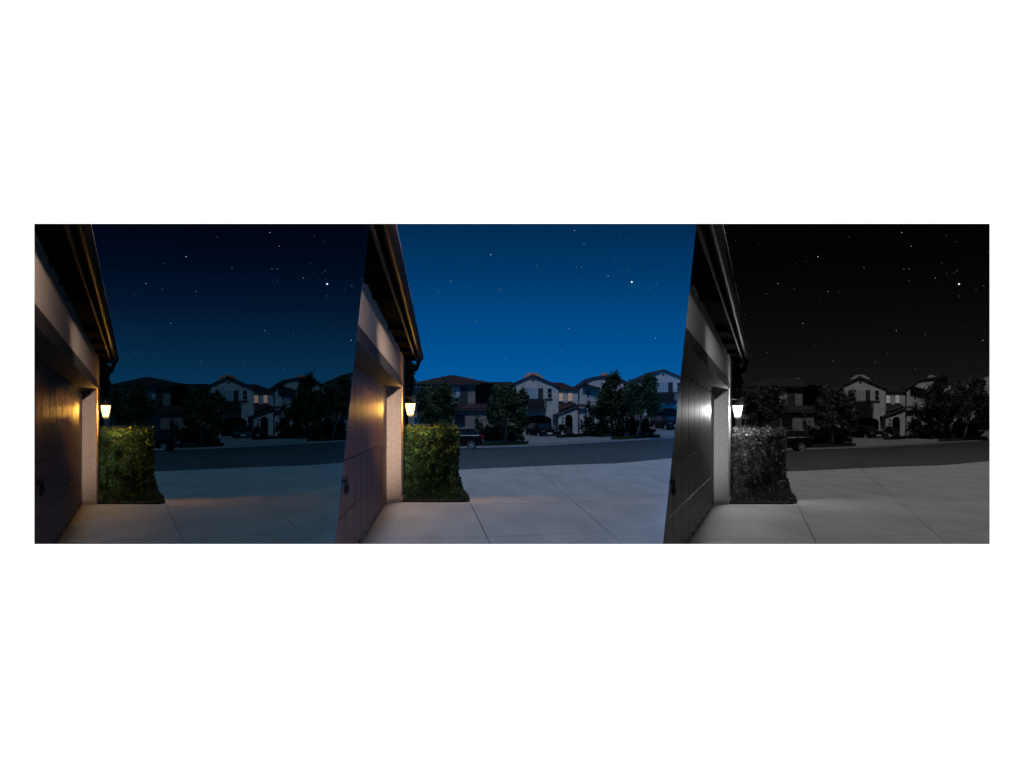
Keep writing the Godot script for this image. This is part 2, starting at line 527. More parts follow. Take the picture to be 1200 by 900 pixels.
func rear_house() -> void:
	frame(0, 0, 1, 124)
	var root := thing("house", "pale house set back half behind the tall dark tree", "house", H(705, 505, 0), "stucco houses across the street")
	var m := MB.new()
	hpoly(m, PackedVector2Array([Vector2(679, 512), Vector2(679, 452.5), Vector2(693.5, 443.2), Vector2(716, 440.4), Vector2(738, 450), Vector2(738, 512)]), 0.0, 6.0)
	build(m, "wall", M("house"), root)
	m = MB.new()
	slab(m, H(676.5, 453.6, -0.4), H(693.5, 442.0, -0.4), H(693.5, 442.0, 6.2), H(676.5, 453.6, 6.2))
	slab(m, H(693.5, 442.0, -0.4), H(716, 438.8, -0.4), H(716, 438.8, 6.2), H(693.5, 442.0, 6.2))
	slab(m, H(716, 438.8, -0.4), H(741, 450.4, -0.4), H(741, 450.4, 6.2), H(716, 438.8, 6.2))
	build(m, "roof", M("roof"), root)
	m = MB.new()
	tiles(m, H(682, 451.6, -1.2), H(703, 457.0, -1.2), H(683, 449.2, -0.02), H(703, 454.8, -0.02))
	build(m, "lower_roof", M("roof"), root)
	m = MB.new()
	tiles(m, H(706, 440.6, 2.0), H(721, 441.4, 2.0), H(711.5, 435.8, 4.0), H(717, 435.8, 4.0))
	build(m, "ridge_tiles", M("terracotta"), root)
	window(root, 691.5, 697.5, 460.4, 467.0, 0.0, M("curtain"), 2, 1, M("trim"), false)
	window(root, 688.0, 690.0, 458.0, 466.0, 0.0, M("dark_glass"), 1, 1, M("trim"), false)

# ---------------------------------------------------------------- plants
func rdir() -> Vector3:
	var z := rng.randf_range(-1, 1)
	var t := rng.randf_range(0, TAU)
	var r := sqrt(1 - z * z)
	return Vector3(r * cos(t), z, r * sin(t))

func leafcol(base: Color, vary := 0.35) -> Color:
	var k := 1.0 + rng.randf_range(-vary, vary)
	var c := Color(base.r * k * rng.randf_range(0.85, 1.2), base.g * k, base.b * k * rng.randf_range(0.8, 1.2))
	if S.mono:
		var g := c.r * 0.2126 + c.g * 0.7152 + c.b * 0.0722
		return Color(g, g, g)
	return c

func one_leaf(m: MB, o: Vector3, size: float) -> void:
	var a := rdir() * size
	var b := a.cross(rdir()).normalized() * size * 0.5
	m.leaf(o, a, b)

func clumps(m: MB, o: Vector3, r: Vector3, n_clumps: int, n: int, size: float, base: Color, spread := 0.3, tip := 0.0) -> Array:
	var cs: Array = []
	for k in n_clumps:
		var p := rdir() * pow(rng.randf(), 0.45)
		cs.append([o + p * r, rng.randf_range(0.65, 1.4)])
	for c in cs:
		var tone := Color(base.r * c[1], base.g * c[1], base.b * c[1])
		for k in int(float(n) / n_clumps):
			var g := Vector3(rng.randfn(), rng.randfn(), rng.randfn()) * spread * 0.55
			m.col = leafcol(tone)
			if tip > 0.0 and rng.randf() < tip: m.col = leafcol(Color(0.3, 0.2, 0.09))
			one_leaf(m, c[0] + g * r, size * rng.randf_range(0.6, 1.3))
	return cs

func tree(label: String, px: float, base_py: float, d: float, crown: Array, trunk_r: float, bark: String, base: Color, n: int, sd: int, called := "tree", tip := 0.0) -> void:
	# crown: list of [px, py, half width px, half height px]
	rng.seed = sd
	var foot := Q(px, base_py, d)
	var root := thing(called, label, "tree", foot, "trees across the street")
	var m := MB.new()
	var tr := MB.new()
	var first: Array = crown[0]
	var top := Q(first[0], first[1], d)
	var mid := foot.lerp(top, 0.55) + Vector3(rng.randf_range(-0.1, 0.1), 0, 0)
	tr.tube(foot, mid, trunk_r, trunk_r * 0.75, 9)
	tr.tube(mid, top, trunk_r * 0.75, trunk_r * 0.3, 8)
	var area := 0.0
	for c in crown: area += c[2] * c[3]
	for c in crown:
		var rad := Vector3(c[2], c[3], c[2]) * d / F
		var cs := clumps(m, Q(c[0], c[1], d), rad, 26, int(1.5 * n * c[2] * c[3] / area), 0.15, base, 0.3, tip)
		for k in range(0, cs.size(), 3):
			var from := mid.lerp(top, rng.randf_range(0.1, 0.9))
			tr.tube(from, cs[k][0], trunk_r * 0.35, trunk_r * 0.1, 5, false)
	build(tr, "trunk", M(bark), root, true)
	build(m, "crown", M("leaf"), root)

func shrub(label: String, px: float, py: float, hw: float, hh: float, d: float, base: Color, n: int, sd: int, called := "shrub", size := 0.1, tip := 0.0) -> void:
	rng.seed = sd
	var root := thing(called, label, "shrub", Q(px, py + hh, d), "planting across the street")
	var m := MB.new()
	clumps(m, Q(px, py, d), Vector3(hw, hh, hw * 0.8) * d / F, maxi(8, int(n / 60.0)), n, size, base, 0.34, tip)
	build(m, "foliage", M("leaf"), root)
	m = MB.new()
	for k in 5:
		m.tube(Q(px + rng.randf_range(-0.3, 0.3) * hw, py + hh, d), Q(px + rng.randf_range(-0.7, 0.7) * hw, py - hh * 0.2, d), 0.03, 0.015, 5, false)
	build(m, "stem", M("dark_bark"), root)

func spiky_plant(label: String, px: float, py: float, reach: float, d: float, sd: int) -> void:
	rng.seed = sd
	var foot := Q(px, 509, d)
	var root := thing("yucca", label, "plant", foot, "planting across the street")
	var heart := Q(px, py, d)
	var m := MB.new()
	m.tube(foot, heart, 0.09, 0.07, 7)
	build(m, "stem", M("bark"), root, true)
	for k in 26:
		m = MB.new()
		var a := rdir()
		a.y = absf(a.y) * 0.9 - 0.1
		a = a.normalized()
		var tip := heart + a * reach * d / F * rng.randf_range(0.7, 1.1) + Vector3(0, -0.12, 0)
		var w := a.cross(Vector3.UP).normalized() * 0.05
		var mid := heart.lerp(tip, 0.5) + Vector3(0, 0.1, 0)
		m.col = leafcol(Color(0.12, 0.15, 0.1))
		m.quad(heart - w, heart + w, mid + w, mid - w)
		m.tri(mid - w, mid + w, tip)
		build(m, "leaf", M("leaf"), root)

func hedge() -> void:
	rng.seed = 77
	# a box hedge beside the garage corner: 1.57 high, its front at 24.85 m
	var a0 := -0.72
	var a1 := 0.49
	var d0 := 24.85
	var d1 := 27.4
	var top := 1.57
	var root := thing("hedge", "clipped green box hedge beside the garage corner under the lit lantern", "hedge", G((a0 + a1) / 2, 0, d0))
	var m := MB.new()
	gbox(m, a0 + 0.1, a1 - 0.1, 0.0, top - 0.25, d0 + 0.12, d1 - 0.1)
	build(m, "dark_core", mat("hedge_core", L(0.012, 0.014, 0.007), 0.95), root)  # solid dark box filling the inside of the hedge
	m = MB.new()
	var nz := FastNoiseLite.new()
	nz.seed = 4
	nz.frequency = 1.6
	for k in 18000:
		var face := rng.randf()
		var p: Vector3
		var a := rng.randf_range(a0, a1)
		var y := rng.randf_range(0.02, top)
		var d := rng.randf_range(d0, d1)
		if face < 0.56: d = d0 + absf(rng.randfn()) * 0.09
		elif face < 0.80: y = top - absf(rng.randfn()) * 0.06
		elif face < 0.92: a = a1 - absf(rng.randfn()) * 0.06
		else: a = a0 + absf(rng.randfn()) * 0.06
		# the top rolls over towards the front
		var roll := maxf(0.0, 1.0 - (d - d0) / 0.5)
		y = minf(y, top - 0.16 * roll * roll + rng.randf_range(-0.03, 0.03))
		# foot of the right end spreads out
		if a > a1 - 0.25 and y < 0.5: a += (0.5 - y) * 0.3
		p = G(a, y, d)
		var bump := nz.get_noise_3d(p.x * 2.2, p.y * 2.2, p.z * 2.2)
		p += Vector3(bump * 0.06, bump * 0.05, bump * 0.09)
		var tone := 0.9 + bump * 1.3
		if rng.randf() < 0.22: tone *= 2.3
		m.col = leafcol(Color(0.031 * tone, 0.072 * tone, 0.034 * tone), 0.6)
		one_leaf(m, p, rng.randf_range(0.02, 0.045))
	for k in 900:   # loose sprigs along the top
		m.col = leafcol(Color(0.08, 0.12, 0.04), 0.4)
		var ds := rng.randf_range(d0, d0 + 1.5)
		var rl := maxf(0.0, 1.0 - (ds - d0) / 0.5)
		one_leaf(m, G(rng.randf_range(a0, a1), top - 0.16 * rl * rl + absf(rng.randfn()) * 0.035, ds), rng.randf_range(0.02, 0.036))
	build(m, "foliage", M("leaf"), root)
	m = MB.new()
	for k in 14:
		var b := G(rng.randf_range(a0 + 0.1, a1 - 0.1), 0.0, d0 + rng.randf_range(0.05, 0.3))
		m.tube(b, b + Vector3(rng.randf_range(-0.2, 0.2), rng.randf_range(0.5, 1.2), 0.02), 0.012, 0.006, 5, false)
	build(m, "stem", M("dark_bark"), root)
	# dark planting bed and low ground cover round its foot
	var bed := structure_root("planting_bed", G((a0 + a1) / 2, 0, d0))
	m = MB.new()
	var rim: Array = []
	for q in [[-0.75, 23.55], [0.3, 23.5], [0.6, 23.55], [0.7, 23.75], [0.66, 24.6], [0.62, 27.6], [-0.75, 27.6]]:
		rim.append(G(q[0], 0.035, q[1]))
	for k in range(1, rim.size() - 1): m.tri(rim[0], rim[k], rim[k + 1])
	for k in rim.size():
		var n: int = (k + 1) % rim.size()
		m.quad(rim[k], rim[n], rim[n] - Vector3(0, 0.04, 0), rim[k] - Vector3(0, 0.04, 0))
	build(m, "soil", M("soil"), bed)
	var gc := thing("ground_cover", "low dark ground cover spreading round the foot of the hedge", "plant", G(0.5, 0.035, 23.8))
	m = MB.new()
	for k in 1500:
		var t := rng.randf()
		var a := lerpf(0.28, 0.7, t)
		m.col = leafcol(Color(0.045, 0.075, 0.03), 0.4)
		one_leaf(m, G(a, 0.04 + rng.randf() * lerpf(0.45, 0.04, t), rng.randf_range(23.62, 25.2)), rng.randf_range(0.015, 0.03))
	for k in 2200:
		m.col = leafcol(Color(0.04, 0.07, 0.03), 0.45)
		var dd := rng.randf_range(23.62, 24.85)
		one_leaf(m, G(rng.randf_range(-0.72, 0.45), 0.04 + rng.randf() * 0.24 * (dd - 23.5), dd), rng.randf_range(0.015, 0.03))
	build(m, "foliage", M("leaf"), gc)

# ---------------------------------------------------------------- garage and lantern
func garage() -> void:
	var root := thing("garage", "stucco garage front with brown vertical-plank door and deep dark eave", "garage", G(-0.9, 0, 16))
	var m := MB.new()
	gbox(m, -1.5, -0.76, 2.615, 3.2, 7.3, 23.5)
	gbox(m, -1.5, -0.76, 0.0, 3.2, 23.501, 26.0)
	build(m, "front_wall", M("stucco"), root)
	m = MB.new()
	gbox(m, -1.08, -0.745, 0.0, 0.07, 23.46, 26.02)
	build(m, "plinth", M("plinth"), root)
	m = MB.new()
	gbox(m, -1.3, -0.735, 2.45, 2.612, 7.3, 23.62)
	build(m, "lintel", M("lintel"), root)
	# door: boards in four rows, each board a piece of its own with a narrow groove round it
	m = MB.new()
	gbox(m, -1.16, -1.1, 0.0, 2.47, 7.3, 23.5)
	var door := build(m, "garage_door", M("joint"), root)
	rng.seed = 21
	var rows := [0.012, 0.655, 1.262, 2.448]
	var step := 1.32
	for k in 13:
		var far := 23.46 - k * step
		var near := maxf(far - step + 0.045, 7.3)
		if near >= far: continue
		var tone := rng.randf_range(0.75, 1.2)
		for r in 3:
			m = MB.new()
			m.col = Color(tone, tone, tone) * rng.randf_range(0.93, 1.07)
			var y0: float = rows[r] + 0.003
			var y1: float = rows[r + 1] - 0.003
			var e := 0.004
			var ring := func(a: float, i: float) -> Array: return [G(a, y0 + i, near + i * 4), G(a, y0 + i, far - i * 4), G(a, y1 - i, far - i * 4), G(a, y1 - i, near + i * 4)]
			var b0: Array = ring.call(-1.1, 0.0)
			var b1: Array = ring.call(-1.068, 0.0)
			var b2: Array = ring.call(-1.06, e)
			# the face of a board is slightly cupped, no two alike
			var crown := rng.randf_range(0.002, 0.006)
			var at_mid := rng.randf_range(0.35, 0.65)
			var m0: Vector3 = (b2[0] as Vector3).lerp(b2[1], at_mid) + Vector3(crown, 0, 0)
			var m1: Vector3 = (b2[3] as Vector3).lerp(b2[2], at_mid) + Vector3(crown, 0, 0)
			m.quad(b2[0], m0, m1, b2[3])
			m.quad(m0, b2[1], b2[2], m1)
			for j in 4:
				var n: int = (j + 1) % 4
				m.quad(b0[j], b0[n], b1[n], b1[j])
				m.quad(b1[j], b1[n], b2[n], b2[j])
			build(m, "plank", M("plank"), door)
		for y in [0.1, 2.33]:
			m = MB.new()
			var dm := (near + far) / 2
			m.ball(G(-1.058, y, dm), Vector3(0.02, 0.022, 0.06), 8, 4)
			build(m, "bolt", M("iron"), door)
	m = MB.new()
	var hd := 12.3
	m.tube(G(-1.06, 1.06, hd), G(-0.99, 1.06, hd), 0.03, 0.03, 8)
	for k in 10:
		var t0 := TAU * k / 10.0
		var t1 := TAU * (k + 1) / 10.0
		m.tube(G(-1.0, 0.97 + cos(t0) * 0.06, hd + sin(t0) * 0.16), G(-1.0, 0.97 + cos(t1) * 0.06, hd + sin(t1) * 0.16), 0.016, 0.016, 6)
	build(m, "handle", M("iron"), door, true)
	# eave: soffit, rafters, fascia, half-round gutter, roof
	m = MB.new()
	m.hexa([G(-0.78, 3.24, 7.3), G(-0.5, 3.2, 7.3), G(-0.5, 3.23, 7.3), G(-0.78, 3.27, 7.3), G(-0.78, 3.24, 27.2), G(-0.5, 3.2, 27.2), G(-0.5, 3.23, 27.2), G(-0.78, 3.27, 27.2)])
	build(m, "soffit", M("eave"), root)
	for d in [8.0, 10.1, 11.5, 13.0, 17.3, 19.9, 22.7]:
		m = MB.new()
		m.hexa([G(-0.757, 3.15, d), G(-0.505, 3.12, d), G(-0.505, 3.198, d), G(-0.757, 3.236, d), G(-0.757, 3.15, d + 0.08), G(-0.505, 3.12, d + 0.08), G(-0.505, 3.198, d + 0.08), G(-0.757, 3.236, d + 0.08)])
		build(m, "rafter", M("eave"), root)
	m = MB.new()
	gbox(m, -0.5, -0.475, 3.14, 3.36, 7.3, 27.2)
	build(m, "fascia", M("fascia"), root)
	m = MB.new()
	var n := 14
	for part in [[7.3, 14.55], [14.6, 27.2]]:
		for k in n:
			var t0 := PI + PI * k / n
			var t1 := PI + PI * (k + 1) / n
			var pts: Array = []
			for q in [[t0, part[0]], [t1, part[0]], [t1, part[1]], [t0, part[1]]]:
				pts.append(G(-0.4 + cos(q[0]) * 0.072, 3.285 + sin(q[0]) * 0.085, q[1]))
			m.quad(pts[0], pts[1], pts[2], pts[3])
	var gt := build(m, "gutter", M("gutter"), root, true)
	if gt != null:
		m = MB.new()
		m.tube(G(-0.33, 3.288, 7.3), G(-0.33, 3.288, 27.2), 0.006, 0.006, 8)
		build(m, "gutter_lip_highlight", M("lip"), gt, true)
		m = MB.new()
		for k in n:
			var t0 := PI + PI * k / n
			var t1 := PI + PI * (k + 1) / n
			m.tri(G(-0.4, 3.285, 27.2), G(-0.4 + cos(t0) * 0.072, 3.285 + sin(t0) * 0.085, 27.2), G(-0.4 + cos(t1) * 0.072, 3.285 + sin(t1) * 0.085, 27.2))
		build(m, "gutter_end", M("gutter"), gt)
		m = MB.new()
		for d in [14.57]:
			for k in n:
				var t0 := PI + PI * k / n
				var t1 := PI + PI * (k + 1) / n
				var pts: Array = []
				for q in [[t0, d - 0.1], [t1, d - 0.1], [t1, d + 0.1], [t0, d + 0.1]]:
					pts.append(G(-0.4 + cos(q[0]) * 0.076, 3.285 + sin(q[0]) * 0.089, q[1]))
				m.quad(pts[0], pts[1], pts[2], pts[3])
		build(m, "gutter_joint", M("gutter"), gt)
	m = MB.new()
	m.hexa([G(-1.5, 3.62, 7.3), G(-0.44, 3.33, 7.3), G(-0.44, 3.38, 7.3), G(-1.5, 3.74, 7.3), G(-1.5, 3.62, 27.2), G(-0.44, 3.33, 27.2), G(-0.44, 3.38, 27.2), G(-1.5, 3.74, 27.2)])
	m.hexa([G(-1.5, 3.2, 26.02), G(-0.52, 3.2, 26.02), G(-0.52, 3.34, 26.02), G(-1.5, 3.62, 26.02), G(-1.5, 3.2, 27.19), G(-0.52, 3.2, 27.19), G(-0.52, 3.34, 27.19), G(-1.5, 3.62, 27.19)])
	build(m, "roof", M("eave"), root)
	m = MB.new()
	m.tube(G(-0.42, 3.2, 26.9), G(-0.5, 2.98, 26.8), 0.045, 0.045, 8)
	m.tube(G(-0.5, 2.98, 26.8), G(-0.72, 2.8, 26.2), 0.045, 0.045, 8)
	m.tube(G(-0.72, 2.8, 26.2), G(-0.72, 0.05, 26.2), 0.045, 0.045, 8)
	build(m, "drainpipe", M("gutter"), root, true)

func lantern() -> void:
	var d := 24.55
	var a := -0.586
	var root := thing("wall_lantern", "lit glass wall lantern with tapered panes on the garage corner", "lantern", G(a, 1.85, d))
	var m := MB.new()
	gbox(m, -0.759, -0.735, 2.0, 2.36, d - 0.06, d + 0.06)
	m.tube(G(-0.74, 2.26, d), G(a, 2.24, d), 0.014, 0.014, 8)
	build(m, "bracket", M("iron"), root)
	m = MB.new()
	# roof of the lantern: a low pyramid with a finial
	var w := 0.135
	var e := [G(a - w, 2.115, d - w), G(a + w, 2.115, d - w), G(a + w, 2.115, d + w), G(a - w, 2.115, d + w)]
	var t := [G(a - 0.035, 2.185, d - 0.035), G(a + 0.035, 2.185, d - 0.035), G(a + 0.035, 2.185, d + 0.035), G(a - 0.035, 2.185, d + 0.035)]
	for k in 4:
		m.quad(e[k], e[(k + 1) % 4], t[(k + 1) % 4], t[k])
	m.quad(e[0], e[1], e[2], e[3])
	m.quad(t[0], t[1], t[2], t[3])
	m.tube(G(a, 2.185, d), G(a, 2.25, d), 0.02, 0.008, 8)
	build(m, "cap", M("iron"), root)
	var hi := 2.11
	var lo := 1.865
	var wt := 0.11
	var wb := 0.066
	var gm := glow("lantern_glass_%s" % S.where, grey(Color(1.0, 0.89, 0.64)), 2.3)
	var cs := [[-1, -1], [1, -1], [1, 1], [-1, 1]]
	m = MB.new()
	for k in 4:
		var p: Array = cs[k]
		var q: Array = cs[(k + 1) % 4]
		m.quad(G(a + p[0] * wb, lo, d + p[1] * wb), G(a + q[0] * wb, lo, d + q[1] * wb), G(a + q[0] * wt, hi, d + q[1] * wt), G(a + p[0] * wt, hi, d + p[1] * wt))
	build(m, "glass", gm, root)
	for p in cs:
		m = MB.new()
		m.tube(G(a + p[0] * (wb + 0.004), lo, d + p[1] * (wb + 0.004)), G(a + p[0] * (wt + 0.004), hi, d + p[1] * (wt + 0.004)), 0.006, 0.006, 6)
		build(m, "frame_bar", M("iron"), root)
	m = MB.new()
	gbox(m, a - 0.075, a + 0.075, 1.846, 1.863, d - 0.075, d + 0.075)
	build(m, "base", M("iron"), root)
	m = MB.new()
	m.ball(G(a, 1.99, d), Vector3(0.035, 0.05, 0.035), 10, 6)
	build(m, "bulb", glow("bulb_%s" % S.where, grey(Color(1.0, 0.9, 0.7)), 8.0), root, true)
	var o := OmniLight3D.new()
	o.name = "light"
	o.position = G(a + 0.01, 1.99, d - 0.19) - root.position   # just outside the pane that faces the driveway
	o.light_energy = S.lantern
	o.light_color = S.lantern_color
	o.light_size = 0.07
	o.omni_range = 60.0
	o.omni_attenuation = 2.0
	o.shadow_enabled = true
	root.add_child(o, true)
	# added spot and glowing disc under the lantern base, brightening the hedge
	m = MB.new()
	m.tube(G(a, 1.843, d), G(a, 1.835, d), 0.05, 0.05, 12)
	build(m, "added_glow_disc", glow("added_glow_disc_%s" % S.where, grey(Color(1.0, 0.84, 0.5)), 1.5), root)
	var dn := SpotLight3D.new()
	dn.name = "added_hedge_spot"
	dn.position = G(a, 1.82, d) - root.position
	dn.basis = Basis.looking_at(Vector3(0.38, -0.3, -1).normalized(), Vector3.FORWARD)
	dn.light_energy = S.lantern * 1.3
	dn.light_color = S.lantern_color
	dn.light_size = 0.05
	dn.spot_angle = 50.0
	dn.spot_range = 20.0
	dn.spot_attenuation = 2.0
	dn.shadow_enabled = true
	root.add_child(dn, true)

# ---------------------------------------------------------------- cars
func car(label: String, at: Vector3, yaw: float, paint: String, tall: float) -> void:
	var root := thing("parked_car", label, "car", at, "cars parked across the street")
	var bs := Basis(Vector3.UP, yaw)
	var T := func(p: Vector3) -> Vector3: return at + bs * p
	var add := func(m: MB, called: String, material: Material, parent: Node, smooth := false) -> MeshInstance3D:
		for k in m.v.size(): m.v[k] = T.call(m.v[k])
		return build(m, called, material, parent, smooth)
	var side: Array = [Vector2(-2.3, 0.36), Vector2(-2.32, 0.62), Vector2(-2.2, 0.86), Vector2(-1.9, 0.97), Vector2(-1.05, 1.05), Vector2(2.1, 1.1), Vector2(2.26, 1.0), Vector2(2.32, 0.7), Vector2(2.28, 0.38)]
	for wx in [1.42, -1.45]:
		side.append(Vector2(wx + 0.44, 0.3))
		for k in 9:
			var t := PI * k / 8.0
			side.append(Vector2(wx + cos(t) * 0.42, 0.36 + sin(t) * 0.42))
		side.append(Vector2(wx - 0.44, 0.3))
	var pts := PackedVector2Array(side)
	var mid := Vector2(0, 0.68)
	var m := MB.new()
	var idx := Geometry2D.triangulate_polygon(pts)
	var layer := func(q: Vector2, z: float, s: float) -> Vector3:
		var r := mid + (q - mid) * s
		return Vector3(r.x, r.y, z)
	for sg in [-1.0, 1.0]:
		for k in range(0, idx.size(), 3):
			m.tri(layer.call(pts[idx[k]], 0.92 * sg, 0.975), layer.call(pts[idx[k + 1]], 0.92 * sg, 0.975), layer.call(pts[idx[k + 2]], 0.92 * sg, 0.975))
		for k in pts.size():
			var a := pts[k]; var b := pts[(k + 1) % pts.size()]
			m.quad(layer.call(a, 0.92 * sg, 0.975), layer.call(b, 0.92 * sg, 0.975), layer.call(b, 0.84 * sg, 1.0), layer.call(a, 0.84 * sg, 1.0))
	for k in pts.size():
		var a := pts[k]; var b := pts[(k + 1) % pts.size()]
		m.quad(layer.call(a, -0.84, 1.0), layer.call(b, -0.84, 1.0), layer.call(b, 0.84, 1.0), layer.call(a, 0.84, 1.0))
	# cabin
	var lo := [Vector3(-1.1, 1.03, 0.86), Vector3(2.14, 1.08, 0.86), Vector3(2.14, 1.08, -0.86), Vector3(-1.1, 1.03, -0.86)]
	var hi := [Vector3(-0.35, tall - 0.06, 0.68), Vector3(1.72, tall - 0.04, 0.68), Vector3(1.72, tall - 0.04, -0.68), Vector3(-0.35, tall - 0.06, -0.68)]
	m.hexa([lo[0], lo[1], hi[1], hi[0], lo[3], lo[2], hi[2], hi[3]])
	m.hexa([Vector3(-0.38, tall - 0.065, 0.7), Vector3(1.85, tall - 0.045, 0.7), Vector3(1.6, tall, 0.6), Vector3(-0.15, tall, 0.6), Vector3(-0.38, tall - 0.065, -0.7), Vector3(1.85, tall - 0.045, -0.7), Vector3(1.6, tall, -0.6), Vector3(-0.15, tall, -0.6)])
	var body: MeshInstance3D = add.call(m, "body", M(paint), root)
	if body == null: return
	for sg in [0, 1]:
		var l0: Vector3 = lo[0] if sg == 0 else lo[3]
		var l1: Vector3 = lo[1] if sg == 0 else lo[2]
		var h0: Vector3 = hi[0] if sg == 0 else hi[3]
		var h1: Vector3 = hi[1] if sg == 0 else hi[2]
		var out := Vector3(0, 0.01, 0.012 if sg == 0 else -0.012)
		var W := func(u: float, v: float) -> Vector3: return l0.lerp(l1, u).lerp(h0.lerp(h1, u), v) + out
		for r in [[0.06, 0.4], [0.43, 0.7], [0.73, 0.93]]:
			m = MB.new()
			m.quad(W.call(r[0], 0.1), W.call(r[1], 0.1), W.call(r[1] - 0.01, 0.9), W.call(r[0] + 0.02, 0.9))
			add.call(m, "side_window", M("dark_glass"), root)
		m = MB.new()
		m.tube(W.call(0.03, 0.05), W.call(0.97, 0.05), 0.016, 0.016, 6)
		m.tube(W.call(0.97, 0.05), W.call(0.96, 0.95), 0.016, 0.016, 6)
		m.tube(W.call(0.96, 0.95), W.call(0.05, 0.95), 0.014, 0.014, 6)
		add.call(m, "window_trim", M("chrome"), root)
	for en in [[lo[3], lo[0], hi[0], hi[3], Vector3(-0.015, 0.01, 0)], [lo[1], lo[2], hi[2], hi[1], Vector3(0.015, 0.01, 0)]]:
		m = MB.new()
		var W2 := func(u: float, v: float) -> Vector3: return (en[0] as Vector3).lerp(en[1], u).lerp((en[3] as Vector3).lerp(en[2], u), v) + en[4]
		m.quad(W2.call(0.06, 0.1), W2.call(0.94, 0.1), W2.call(0.94, 0.92), W2.call(0.06, 0.92))
		add.call(m, "windscreen", M("dark_glass"), root)
	for wx in [1.42, -1.45]:
		for sg in [-1.0, 1.0]:
			m = MB.new()
			m.tube(Vector3(wx, 0.36, 0.66 * sg), Vector3(wx, 0.36, 0.9 * sg), 0.36, 0.36, 20)
			var wh: MeshInstance3D = add.call(m, "wheel", M("tyre"), root)
			if wh == null: continue
			m = MB.new()
			m.tube(Vector3(wx, 0.36, 0.89 * sg), Vector3(wx, 0.36, 0.915 * sg), 0.07, 0.06, 10)
			for k in 7:
				var t := TAU * k / 7.0
				var dv := Vector3(cos(t), sin(t), 0)
				m.tube(Vector3(wx, 0.36, 0.908 * sg) + dv * 0.06, Vector3(wx, 0.36, 0.908 * sg) + dv * 0.235, 0.028, 0.024, 5)
			for k in 16:
				var t0 := TAU * k / 16.0
				var t1 := TAU * (k + 1) / 16.0
				m.tube(Vector3(wx + cos(t0) * 0.245, 0.36 + sin(t0) * 0.245, 0.905 * sg), Vector3(wx + cos(t1) * 0.245, 0.36 + sin(t1) * 0.245, 0.905 * sg), 0.02, 0.02, 5, false)
			add.call(m, "rim", M("rim"), wh)
	for sg in [-1.0, 1.0]:
		m = MB.new()
		m.box(Vector3(2.12, 0.86, minf(0.6 * sg, 0.9 * sg)), Vector3(2.33, 1.2, maxf(0.6 * sg, 0.9 * sg)))
		add.call(m, "taillight", M("red_lens"), root)
		m = MB.new()
		m.box(Vector3(-2.3, 0.7, minf(0.52 * sg, 0.88 * sg)), Vector3(-2.16, 0.85, maxf(0.52 * sg, 0.88 * sg)))
		add.call(m, "headlight", M("clear_lens"), root)
		m = MB.new()
		m.ball(Vector3(-0.85, 1.12, 1.0 * sg), Vector3(0.09, 0.07, 0.1), 8, 5)
		add.call(m, "door_mirror", M(paint), root, true)
	m = MB.new()
	m.box(Vector3(2.3, 0.62, -0.27), Vector3(2.345, 0.76, 0.27))
	m.box(Vector3(-2.35, 0.5, -0.27), Vector3(-2.31, 0.64, 0.27))
	add.call(m, "number_plate", M("plate"), root)
	m = MB.new()
	m.box(Vector3(2.2, 0.38, -0.86), Vector3(2.38, 0.56, 0.86))
	m.box(Vector3(-2.39, 0.36, -0.86), Vector3(-2.2, 0.5, 0.86))
	add.call(m, "bumper", M("dark_trim"), root)

# ---------------------------------------------------------------- ground
const CREST := [[330.0, 553.0], [538.5, 550.3], [600.0, 547.6], [665.0, 544.7], [723.0, 543.0], [786.0, 537.2], [830.0, 532.5]]
const KERB := [[330.0, 528.0, 86.0], [470.0, 526.0, 90.0], [566.0, 524.7, 93.0], [626.7, 522.6, 97.0], [723.0, 517.2, 104.0], [790.0, 513.3, 110.0], [850.0, 509.5, 114.0]]
const BACK := [[330.0, 521.0, 94.0], [470.0, 520.5, 97.0], [566.0, 519.0, 99.5], [626.7, 516.5, 103.0], [723.0, 511.2, 109.5], [790.0, 507.3, 115.0], [850.0, 504.0, 119.0]]
const YARD := [[330.0, 513.0, 110.0], [470.0, 512.5, 111.0], [566.0, 511.5, 112.0], [626.7, 509.5, 114.5], [723.0, 505.0, 118.0], [790.0, 500.5, 121.0], [850.0, 498.0, 124.0]]

func along(line: Array, px: float) -> Vector3:   # a point on a line of the ground, by linear steps between its knots
	for k in range(line.size() - 1):
		if px <= line[k + 1][0] or k == line.size() - 2:
			var t: float = (px - line[k][0]) / (line[k + 1][0] - line[k][0])
			return Q(px, lerpf(line[k][1], line[k + 1][1], t), lerpf(line[k][2], line[k + 1][2], t))
	return Vector3.ZERO

func crest(px: float) -> Vector3:
	for k in range(CREST.size() - 1):
		if px <= CREST[k + 1][0] or k == CREST.size() - 2:
			var t: float = (px - CREST[k][0]) / (CREST[k + 1][0] - CREST[k][0])
			return on_drive(px, lerpf(CREST[k][1], CREST[k + 1][1], t))
	return Vector3.ZERO

func strip(m: MB, fa: Callable, fb: Callable, x0: float, x1: float, n: int) -> void:
	for k in n:
		var a := lerpf(x0, x1, float(k) / n)
		var b := lerpf(x0, x1, float(k + 1) / n)
		m.quad(fa.call(a), fa.call(b), fb.call(b), fb.call(a))

